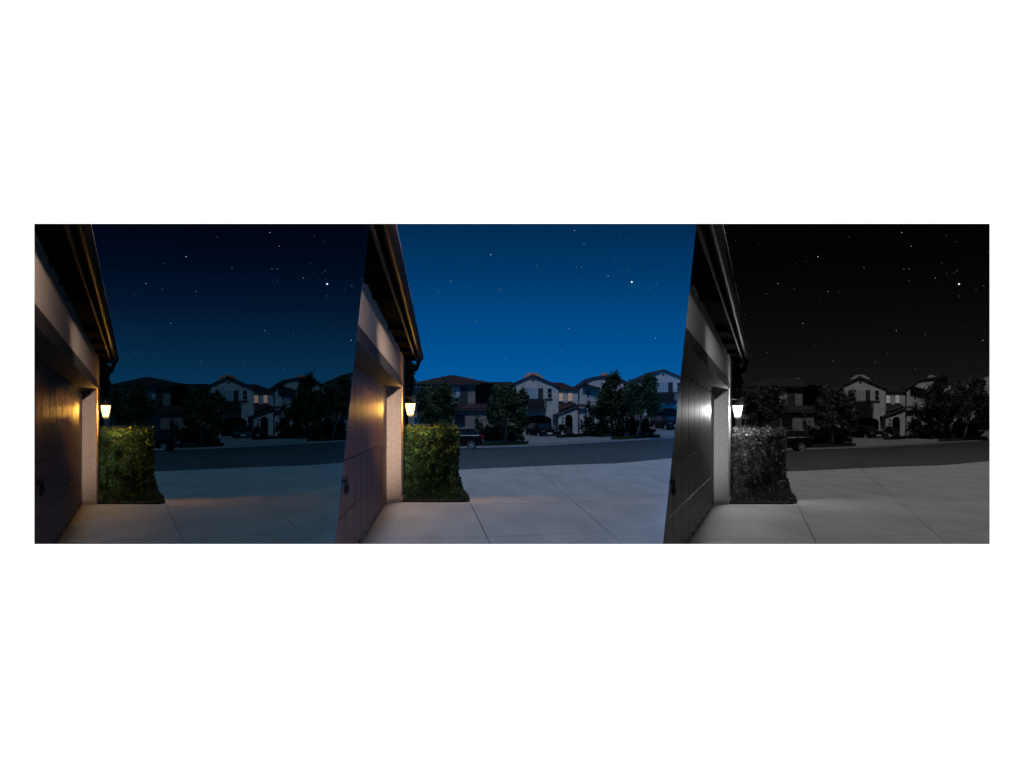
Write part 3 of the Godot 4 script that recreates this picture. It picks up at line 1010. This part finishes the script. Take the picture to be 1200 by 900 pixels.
func sheet(m: MB, line_a: Array, line_b: Array, a0: float, a1: float, b0: float, b1: float, up: float, ta := 0.0, tb := 1.0) -> void:
	for k in 12:
		var q: Array = []
		for c in [[k, 0], [k + 1, 0], [k + 1, 1], [k, 1]]:
			var s: float = c[0] / 12.0
			var px := lerpf(lerpf(a0, a1, s), lerpf(b0, b1, s), c[1])
			var t := ta if c[1] == 0 else tb
			q.append(along(line_a, px).lerp(along(line_b, px), t) + Vector3(0, up, 0))
		m.quad(q[0], q[1], q[2], q[3])

func ground() -> void:
	var m := MB.new()
	var sub := structure_root("driveway", on_drive(600, 600))
	# a dark bed under the slabs, seen only in the joints
	strip(m, func(px): return on_drive(px, 740.0, -0.03), func(px): return crest(px) - Vector3(0, 0.03, 0), 200, 830, 24)
	build(m, "joint_bed", M("joint"), sub)
	# slabs between joints: long joints run away from the garage, cross joints follow the picture's lines
	var longs := [
		[[150.0, 760.0], [200.0, 640.0], [300.0, 592.0], [340.0, 568.0], [380.0, 556.0]],
		[[622.0, 740.0], [574.7, 637.7], [552.5, 591.8], [541.0, 570.0], [534.0, 550.6]],
		[[840.0, 740.0], [728.0, 637.7], [714.0, 624.0], [648.0, 567.0], [625.0, 546.4]],
		[[1120.0, 740.0], [930.0, 650.0], [860.0, 608.0], [762.0, 558.0], [735.0, 541.8]],
		[[1500.0, 740.0], [1200.0, 640.0], [1060.0, 590.0], [900.0, 550.0], [860.0, 529.0]]]
	var cross := [
		[[200.0, 740.0], [1200.0, 740.0]],
		[[200.0, 634.0], [530.0, 630.5], [574.7, 629.6], [713.7, 623.7], [776.5, 617.7], [1000.0, 597.0], [1200.0, 570.0]],
		[[200.0, 593.0], [549.0, 591.2], [675.0, 589.0], [781.0, 580.6], [1000.0, 560.0], [1200.0, 545.0]],
		[[200.0, 567.0], [540.0, 566.0], [650.0, 565.2], [720.0, 561.0], [790.0, 553.0], [1000.0, 538.0]]]
	var line_y := func(line: Array, px: float) -> float:
		for k in range(line.size() - 1):
			if px <= line[k + 1][0] or k == line.size() - 2:
				return lerpf(line[k][1], line[k + 1][1], (px - line[k][0]) / (line[k + 1][0] - line[k][0]))
		return 0.0
	var cut := func(lg: Array, row: int) -> Vector3:   # where a long joint meets a cross joint
		for k in range(lg.size() - 1):
			for i in 60:
				var t: float = i / 60.0
				var px: float = lerpf(lg[k][0], lg[k + 1][0], t)
				var py: float = lerpf(lg[k][1], lg[k + 1][1], t)
				var want: float = line_y.call(cross[row], px) if row < 4 else 0.0
				if row < 4 and py <= want: return on_drive(px, py)
		return crest(lg[lg.size() - 1][0])
	rng.seed = 5
	for r in 4:
		for c in 4:
			var a: Vector3 = cut.call(longs[c], r)
			var b: Vector3 = cut.call(longs[c + 1], r)
			var e: Vector3 = cut.call(longs[c + 1], r + 1)
			var f: Vector3 = cut.call(longs[c], r + 1)
			m = MB.new()
			var tone := rng.randf_range(0.95, 1.03)
			m.col = Color(tone, tone, tone)
			# the far edge of the last row follows the crest
			var far: Array = [e]
			if r == 3:
				for k in range(1, 8): far.append(crest(lerpf(longs[c + 1][4][0], longs[c][4][0], k / 8.0)))
			far.append(f)
			var ring: Array = [a, b]
			ring.append_array(far)
			var mid := Vector3.ZERO
			for p in ring: mid += p
			mid /= ring.size()
			var inner: Array = []
			for p in ring:
				var dv: Vector3 = mid - p
				inner.append(p + dv.normalized() * minf(0.014, dv.length() * 0.2))
			for k in ring.size():
				var n: int = (k + 1) % ring.size()
				m.tri(inner[k], inner[n], mid)
				m.quad(inner[k], inner[n], inner[n] - Vector3(0, 0.05, 0), inner[k] - Vector3(0, 0.05, 0))
			build(m, "slab", M("concrete"), sub)
	# kerb lip where the driveway drops to the road
	m = MB.new()
	strip(m, func(px): return crest(px) - Vector3(0, 0.005, 0), func(px): return crest(px) + Vector3(0, -0.3, -0.5), 330, 830, 24)
	var near_kerb := build(m, "kerb", M("kerb"))
	structure(near_kerb)
	m = MB.new()
	strip(m, func(px): return crest(px) + Vector3(0, -0.3, -0.5), func(px): return along(KERB, px), 330, 850, 30)
	structure(build(m, "road", M("asphalt")))
	# far kerb, pavement, yards
	m = MB.new()
	var up := Vector3(0, 0.13, 0)
	strip(m, func(px): return along(KERB, px) + Vector3(0, 0.01, 0.02), func(px): return along(KERB, px) + up, 330, 850, 30)
	strip(m, func(px): return along(KERB, px) + up, func(px): return along(KERB, px) + up + Vector3(0, 0.005, -0.35), 330, 850, 30)
	structure(build(m, "kerb", M("kerb")))
	m = MB.new()
	strip(m, func(px): return along(KERB, px) + Vector3(0, 0.11, -0.3), func(px): return along(BACK, px), 330, 850, 30)
	strip(m, func(px): return along(BACK, px), func(px): return along(YARD, px), 330, 850, 30)
	strip(m, func(px): return along(YARD, px), func(px): return along(YARD, px) + Vector3(0, 1.0, -70), 330, 850, 30)
	structure(build(m, "ground", M("soil")))
	m = MB.new()
	sheet(m, KERB, BACK, 330, 614, 330, 610, 0.13, 0.55, 1.0)
	sheet(m, KERB, BACK, 724, 850, 720, 850, 0.13, 0.55, 1.0)
	sheet(m, KERB, BACK, 655, 724, 652, 720, 0.13, 0.06, 1.0)
	structure(build(m, "pavement", M("pavement")))
	m = MB.new()
	sheet(m, KERB, BACK, 618, 656, 613, 653, 0.145, 0.05, 1.0)
	sheet(m, BACK, YARD, 612, 653, 613, 649, 0.1, 0.0, 1.0)
	structure(build(m, "house_driveway", M("pavement")))
	m = MB.new()
	sheet(m, KERB, BACK, 774, 826, 768, 824, 0.145, 0.05, 1.0)
	sheet(m, BACK, YARD, 768, 824, 762, 820, 0.1, 0.0, 1.0)
	structure(build(m, "house_driveway", M("pavement")))
	# grass in the verge
	rng.seed = 31
	m = MB.new()
	for k in 2600:
		var px := rng.randf_range(564, 619) if rng.randf() < 0.5 else rng.randf_range(716, 773)
		var p := along(KERB, px).lerp(along(BACK, px), rng.randf_range(0.1, 0.5)) + Vector3(0, 0.13, 0)
		m.col = leafcol(Color(0.03, 0.045, 0.015))
		m.tri(p, p + Vector3(0.05, 0, 0.02), p + Vector3(rng.randf_range(-0.05, 0.08), rng.randf_range(0.08, 0.2), 0))
	var gr := build(m, "grass", M("leaf"))
	gr.set_meta("kind", "stuff")
	gr.set_meta("label", "dark grass growing in the verge along the far kerb " + S.where)
	gr.set_meta("category", "grass")

# ---------------------------------------------------------------- sky tent and unseen lights
func side_x(edge: Array, y: float, d: float) -> float:
	var py := HORIZON - (y - EYE) * F / d
	var px: float = edge[0] + (637.6 - py) * (edge[1] - edge[0]) / 375.2
	return (px - 600.0) * d / F

const STARS := [[360, 125, 2.2], [927, 235, 4.4], [697, 28, 2.0], [735, 83, 1.6], [484, 46, 1.0], [876, 40, 1.1], [913, 65, 1.0], [545, 169, 1.4], [705, 174, 1.3], [726, 174, 1.4],
	[858, 151, 1.0], [918, 182, 1.3], [908, 190, 0.9], [877, 194, 0.9], [832, 211, 1.7], [726, 222, 1.0], [995, 259, 1.1], [1026, 242, 1.3], [1088, 260, 1.1], [927, 283, 1.1], [1062, 332, 0.9], [1095, 337, 0.8],
	[199, 233, 1.7], [265, 254, 1.1], [153, 275, 1.1], [400, 265, 1.5], [445, 267, 0.7], [270, 153, 0.9], [120, 72, 0.8], [30, 60, 0.8], [288, 307, 0.8], [68, 358, 0.8], [299, 393, 1.6], [675, 422, 1.6], [1023, 461, 1.9],
	[791, 437, 1.1], [865, 447, 0.7], [641, 514, 1.1], [589, 548, 1.1], [420, 544, 1.1], [156, 509, 1.1], [750, 576, 1.1], [545, 425, 0.7], [312, 142, 0.7], [370, 290, 0.6], [730, 295, 0.6], [955, 405, 0.6], [350, 480, 0.6]]

func sky_tent() -> void:
	var near := WALL_AT + 0.12
	var far := 200.0
	var top := 120.0
	var low := -4.0
	var T := func(edge: Array, y: float, d: float) -> Vector3: return Vector3(side_x(edge, y, d) + (0.0005 if edge == S.left else -0.0005), y, -d)
	var grad := Gradient.new()
	grad.offsets = PackedFloat32Array([0.0, 1.0])
	grad.colors = PackedColorArray([S.sky[0], S.sky[4]])
	var gt := Image.create(4, 1024, false, Image.FORMAT_RGB8)
	for y in 1024:
		var h := (1.0 - (y + 0.5) / 1024.0) * 90.0      # degrees of elevation
		var k := clampf((h - 2.3) / 9.6, 0.0, 1.0) * 4.0
		var i := mini(int(k), 3)
		var c: Color = (S.sky[i] as Color).srgb_to_linear().lerp((S.sky[i + 1] as Color).srgb_to_linear(), k - i).linear_to_srgb()
		for x in 4: gt.set_pixel(x, y, c)
	var sm := StandardMaterial3D.new()
	sm.albedo_color = Color(0, 0, 0)
	sm.metallic_specular = 0.0
	sm.roughness = 1.0
	sm.emission_enabled = true
	sm.emission = Color.BLACK
	sm.emission_texture = ImageTexture.create_from_image(gt)
	sm.emission_operator = BaseMaterial3D.EMISSION_OP_ADD
	sm.emission_energy_multiplier = 1.0 / EXPOSURE
	sm.texture_repeat = false
	sm.cull_mode = BaseMaterial3D.CULL_DISABLED
	var st := SurfaceTool.new()
	st.begin(Mesh.PRIMITIVE_TRIANGLES)
	var quad := func(a: Vector3, b: Vector3, c: Vector3, d: Vector3) -> void:
		for p in [a, b, c, a, c, d]:
			var flat := Vector2(p.x - (S.off - 250.0) * 25.0 / F, p.z + 25.0).length()
			st.set_uv(Vector2(0.5, clampf(1.0 - rad_to_deg(atan2(p.y, flat)) / 90.0, 0.001, 0.999)))
			st.add_vertex(p)
	var ys := [low, 0.0, 2.0, 4.5, 7.0, 10.0, 14.0, 19.0, 25.0, 32.0, 40.0, 55.0, 80.0, top]
	var ds := [near, 10.0, 14.0, 18.0, 22.0, 26.0, 31.0, 38.0, 48.0, 62.0, 80.0, 110.0, 150.0, far]
	for k in ys.size() - 1:
		var y0: float = ys[k]
		var y1: float = ys[k + 1]
		for j in 8:
			var across := func(y: float, d: float, t: float) -> Vector3: return (T.call(S.left, y, d) as Vector3).lerp(T.call(S.right, y, d), t)
			quad.call(across.call(y0, far, j / 8.0), across.call(y0, far, (j + 1) / 8.0), across.call(y1, far, (j + 1) / 8.0), across.call(y1, far, j / 8.0))
		for e in [S.left, S.right]:
			for j in ds.size() - 1:
				quad.call(T.call(e, y0, ds[j]), T.call(e, y0, ds[j + 1]), T.call(e, y1, ds[j + 1]), T.call(e, y1, ds[j]))
		if y0 > 4.0:
			quad.call(T.call(S.left, y0, near), T.call(S.right, y0, near), T.call(S.right, y1, near), T.call(S.left, y1, near))
	for j in ds.size() - 1:
		quad.call(T.call(S.left, top, ds[j]), T.call(S.right, top, ds[j]), T.call(S.right, top, ds[j + 1]), T.call(S.left, top, ds[j + 1]))
	st.generate_normals()
	var sky := MeshInstance3D.new()
	sky.name = numbered(self, "sky")
	sky.mesh = st.commit()
	sky.material_override = sm
	structure(sky)
	add_child(sky, true)
	for s in STARS:
		var d := 198.0
		var p := Q(470.0 + s[0] / 3.4286, 262.0 + s[1] / 3.4286, d)
		var ok := true
		for pl in clip:
			if pl.distance_to(p) < 0.5: ok = false
		if not ok: continue
		var b: float = s[2]
		var r := (0.14 + 0.2 * b) * d / F
		var m := MB.new()
		m.ball(p, Vector3(r, r, r * 0.5), 6, 4)
		var key := "star_%d" % int(b * 10)
		build(m, "star", glow(key, Color(0.86, 0.93, 1.0), clampf(0.06 + 0.12 * b * b, 0.1, 1.4)), sky, true)

func unseen_moon() -> void:  # out of view above the frame, placed to light driveway and house fronts
	var d := 45.0
	var y := 86.0
	var x := (side_x(S.left, y, d) + side_x(S.right, y, d)) / 2
	var at := Vector3(x, y, -d)
	var root := thing("unseen_moon", "unseen glowing ball high over the driveway, placed to light it", "unseen_moon", at, "unseen moons over the three panels")
	var m := MB.new()
	m.ball(at, Vector3(5, 5, 5), 32, 16)
	build(m, "disc", glow("unseen_moon_%s" % S.where, S.unseen_moon_color, 2.0), root, true)
	var o := OmniLight3D.new()
	o.name = "unseen_moonlight"
	o.position = Vector3(0, -10.2, 0)
	o.light_energy = S.unseen_moon
	o.light_color = S.unseen_moon_color
	o.light_size = 5.0
	o.omni_range = 400.0
	o.omni_attenuation = 2.0
	o.shadow_enabled = true
	root.add_child(o, true)

func unseen_floodlight() -> void:
	# an unseen warm lamp above the opening, placed to light the garage corner
	var d := 7.9
	var at := G(0.75, 3.62, d)
	var aim := G(-1.5, 1.45, 23.5)
	var root := thing("unseen_floodlight", "unseen warm spotlight above the opening, placed to light the garage corner", "unseen_floodlight", at, "unseen floodlights of the three panels")
	var dir := (aim - at).normalized()
	var u := dir.cross(Vector3.UP).normalized()
	var w := u.cross(dir)
	var m := MB.new()
	var p: Array = []
	for z in [0.0, 0.12]:
		for c in [[-1, -1], [1, -1], [1, 1], [-1, 1]]:
			p.append(at - dir * z + u * c[0] * (0.13 - z * 0.3) + w * c[1] * (0.09 - z * 0.2))
	m.hexa(p)
	build(m, "housing", M("iron"), root)
	m = MB.new()
	m.tube(at - dir * 0.1, Vector3(at.x, at.y + 0.12, -WALL_AT - 0.13), 0.02, 0.02, 8)
	build(m, "arm", M("iron"), root)
	m = MB.new()
	var f := at + dir * 0.006
	m.quad(f - u * 0.11 - w * 0.07, f + u * 0.11 - w * 0.07, f + u * 0.11 + w * 0.07, f - u * 0.11 + w * 0.07)
	build(m, "lens", glow("unseen_flood_%s" % S.where, grey(Color(1.0, 0.8, 0.6)), 2.0), root)
	var o := SpotLight3D.new()
	o.name = "beam"
	o.light_energy = S.unseen_flood
	o.light_color = grey(Color(1.0, 0.92, 0.84))
	o.light_size = 0.1
	o.spot_angle = 6.0
	o.spot_angle_attenuation = 1.0
	o.spot_range = 80.0
	o.spot_attenuation = 2.0
	o.shadow_enabled = true
	root.add_child(o, true)
	o.position = dir * 0.03
	o.basis = Basis.looking_at(dir, Vector3.UP)
	# second unseen light, weak and wide, placed to brighten near wall and door
	var o2 := o.duplicate() as SpotLight3D
	o2.name = "unseen_side_beam"
	o2.light_energy = S.unseen_flood * 0.027
	o2.spot_angle = 70.0
	o2.basis = Basis.looking_at((G(-0.9, 1.9, 12.0) - at).normalized(), Vector3.UP)
	root.add_child(o2, true)

func _ready() -> void:
	# camera
	var cam := Camera3D.new()
	cam.name = "camera"
	cam.position = Vector3(0, EYE, 0)
	cam.projection = Camera3D.PROJECTION_FRUSTUM
	cam.near = 0.1
	cam.far = 800.0
	cam.keep_aspect = Camera3D.KEEP_HEIGHT
	cam.size = 0.1 * 900.0 / F
	cam.frustum_offset = Vector2(0, 0.1 * (HORIZON - 450.0) / F)
	add_child(cam)
	cam.current = true
	# sky outside the white wall (never in view), sun, exposure
	var env := Environment.new()
	env.background_mode = Environment.BG_SKY
	var sk := ProceduralSkyMaterial.new()
	sk.sky_top_color = Color(0.01, 0.015, 0.03)
	sk.sky_horizon_color = Color(0.02, 0.03, 0.05)
	sk.ground_bottom_color = Color(0.01, 0.01, 0.012)
	sk.ground_horizon_color = Color(0.02, 0.03, 0.05)
	var sky := Sky.new()
	sky.sky_material = sk
	env.sky = sky
	env.background_energy_multiplier = 0.1
	env.tonemap_mode = Environment.TONE_MAPPER_LINEAR
	env.tonemap_exposure = EXPOSURE
	env.sdfgi_enabled = true
	env.ssao_enabled = true
	env.ssil_enabled = true
	var we := WorldEnvironment.new()
	we.name = "world_environment"
	we.environment = env
	add_child(we)
	var sun := DirectionalLight3D.new()
	sun.name = "sun"
	sun.light_energy = 1.6
	sun.light_color = Color(1.0, 0.99, 0.975)
	sun.light_angular_distance = 0.5
	sun.shadow_enabled = true
	add_child(sun)
	sun.basis = Basis.looking_at(Vector3(0.7, -0.7, -0.115).normalized(), Vector3.UP)
	S = sets[1]
	make_textures()
	# added white wall with one long opening, standing in for a blank border
	var wall := structure_root("added_white_wall", Vector3(0, -3, -WALL_AT))
	wall.set_meta("label", "added plain white wall round the three night panels, standing in for a blank border")
	var m := MB.new()
	var k := WALL_AT / F
	var ox0 := (40.2 - 600.0) * k
	var ox1 := (1159.8 - 600.0) * k
	var oy0 := EYE + (HORIZON - 637.6) * k
	var oy1 := EYE + (HORIZON - 262.2) * k
	var W := [-16.0, 16.0, -3.0, 12.0]
	var outer := [Vector3(W[0], W[2], 0), Vector3(W[1], W[2], 0), Vector3(W[1], W[3], 0), Vector3(W[0], W[3], 0)]
	var inner := [Vector3(ox0, oy0, 0), Vector3(ox1, oy0, 0), Vector3(ox1, oy1, 0), Vector3(ox0, oy1, 0)]
	var wide := [Vector3(ox0 - 0.12, oy0 - 0.12, -0.1), Vector3(ox1 + 0.12, oy0 - 0.12, -0.1), Vector3(ox1 + 0.12, oy1 + 0.12, -0.1), Vector3(ox0 - 0.12, oy1 + 0.12, -0.1)]
	var off := Vector3(0, 0, -WALL_AT)
	for i in 4:
		var n := (i + 1) % 4
		m.quad(outer[i] + off, outer[n] + off, inner[n] + off, inner[i] + off)
		m.quad(inner[i] + off, inner[n] + off, wide[n] + off, wide[i] + off)
		m.quad(wide[i] + off, wide[n] + off, outer[n] + off + Vector3(0, 0, -0.1), outer[i] + off + Vector3(0, 0, -0.1))
	build(m, "plaster", mat("added_white_wall", L(0.92, 0.92, 0.92), 1.0, {"spec": 0.0}), wall, false, false)
	for i in 3:
		S = sets[i]
		var eye := Vector3(0, EYE, 0)
		clip = []
		for e in [S.left, S.right]:
			var p0 := Vector3(side_x(e, 0.0, 50.0), 0.0, -50.0)
			var p1 := Vector3(side_x(e, 20.0, 50.0), 20.0, -50.0)
			var nrm := (p0 - eye).cross(p1 - eye).normalized()
			if (nrm.x > 0.0) != (e == S.left): nrm = -nrm
			clip.append(Plane(nrm, eye + nrm * 0.001))
		sky_tent()
		unseen_moon()
		ground()
		garage()
		tile_house()
		rear_house()
		gable_house(624.4, 438.4, 1.0, 115.0, "white gabled house with balcony and two lit windows", true)
		gable_house(777.0, 432.3, 0.95, 121.0, "white gabled house at the far right behind the slim tree", false)
		lantern()
		unseen_floodlight()
		hedge()
		var w: String = S.where
		car("dark SUV with silver window trim at the far kerb", Q(532.0, 526.6, 88.5), 0.0, "car_wine", 1.76)
		car("black car parked on the driveway of the house with lit windows", Q(635.5, 514.6, 109.5) + Vector3(0, 0, -1.6), PI / 2 + 0.32, "car_black", 1.6)
		car("dark car standing in the arched garage of the far right house", Q(784.0, 504.6, 117.5) + Vector3(0, 0, -1.4), PI / 2 + 0.3, "car_wine", 1.6)
		var green := Color(0.046, 0.082, 0.034)
		var dark := Color(0.038, 0.06, 0.028)
		tree("broad leafy tree rising behind the hedge and lantern", 511, 518, 99.0, [[503, 474, 17, 21], [524, 470, 16, 21], [512, 486, 20, 14]], 0.13, "bark", green, 4200, 101)
		tree("young leafy tree with pale slim trunk beside the SUV", 592, 520.5, 97.0, [[592, 470, 17, 22], [607, 476, 12, 26], [583, 482, 11, 17], [606, 498, 9, 12]], 0.12, "bark", Color(0.05, 0.092, 0.038), 4600, 102)
		tree("tall dense dark tree in front of the set-back pale house", 718, 511, 108.0, [[716, 462, 15, 23], [708, 478, 14, 20], [726, 480, 13, 18], [718, 446, 7, 9], [732, 466, 9, 16]], 0.14, "dark_bark", dark, 5600, 103)
		tree("light airy slim-trunked tree before the far right house", 746, 511.6, 106.5, [[758, 462, 15, 21], [742, 466, 13, 20], [764, 472, 11, 15], [747, 479, 12, 9], [764, 447, 8, 10]], 0.11, "bark", Color(0.054, 0.094, 0.046), 5200, 104)
		tree("dark tree behind the garage eave corner", 476, 524, 60.0, [[478, 436, 7, 15], [475, 462, 9, 16]], 0.1, "dark_bark", dark, 1700, 105)
		shrub("narrow upright conifer against the tan house wall", 561, 498, 4.5, 14, 104.0, dark, 700, 201)
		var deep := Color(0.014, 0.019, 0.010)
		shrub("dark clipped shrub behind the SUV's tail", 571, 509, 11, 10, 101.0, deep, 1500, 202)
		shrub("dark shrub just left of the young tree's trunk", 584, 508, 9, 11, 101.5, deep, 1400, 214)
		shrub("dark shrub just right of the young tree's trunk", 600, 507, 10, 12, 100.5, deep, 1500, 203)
		shrub("low plants at the left edge of the sloping house driveway", 611, 514, 6, 4, 101.5, green, 420, 204)
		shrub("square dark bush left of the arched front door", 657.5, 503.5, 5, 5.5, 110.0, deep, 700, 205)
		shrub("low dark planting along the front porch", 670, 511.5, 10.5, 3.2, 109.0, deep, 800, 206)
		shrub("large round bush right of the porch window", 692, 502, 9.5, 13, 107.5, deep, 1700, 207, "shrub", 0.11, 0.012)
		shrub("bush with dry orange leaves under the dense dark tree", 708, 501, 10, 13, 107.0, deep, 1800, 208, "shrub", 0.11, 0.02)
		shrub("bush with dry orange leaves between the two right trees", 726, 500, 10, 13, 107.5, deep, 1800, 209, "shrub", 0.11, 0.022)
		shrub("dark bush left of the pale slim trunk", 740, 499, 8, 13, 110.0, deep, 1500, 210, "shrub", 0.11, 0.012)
		shrub("dark bush right of the pale slim trunk", 754, 499, 8, 11, 111.0, deep, 1400, 215, "shrub", 0.11)
		shrub("low bush at the left edge of the far right driveway", 762, 505.5, 6, 3.5, 110.5, deep, 500, 211)
		shrub("feathery green shrub against the pale set-back house", 694, 483, 8, 13, 109.5, Color(0.035, 0.05, 0.03), 900, 212)
		spiky_plant("spiky pale-leaved yucca beside the narrow porch window", 687, 478, 9.0, 110.0, 301)
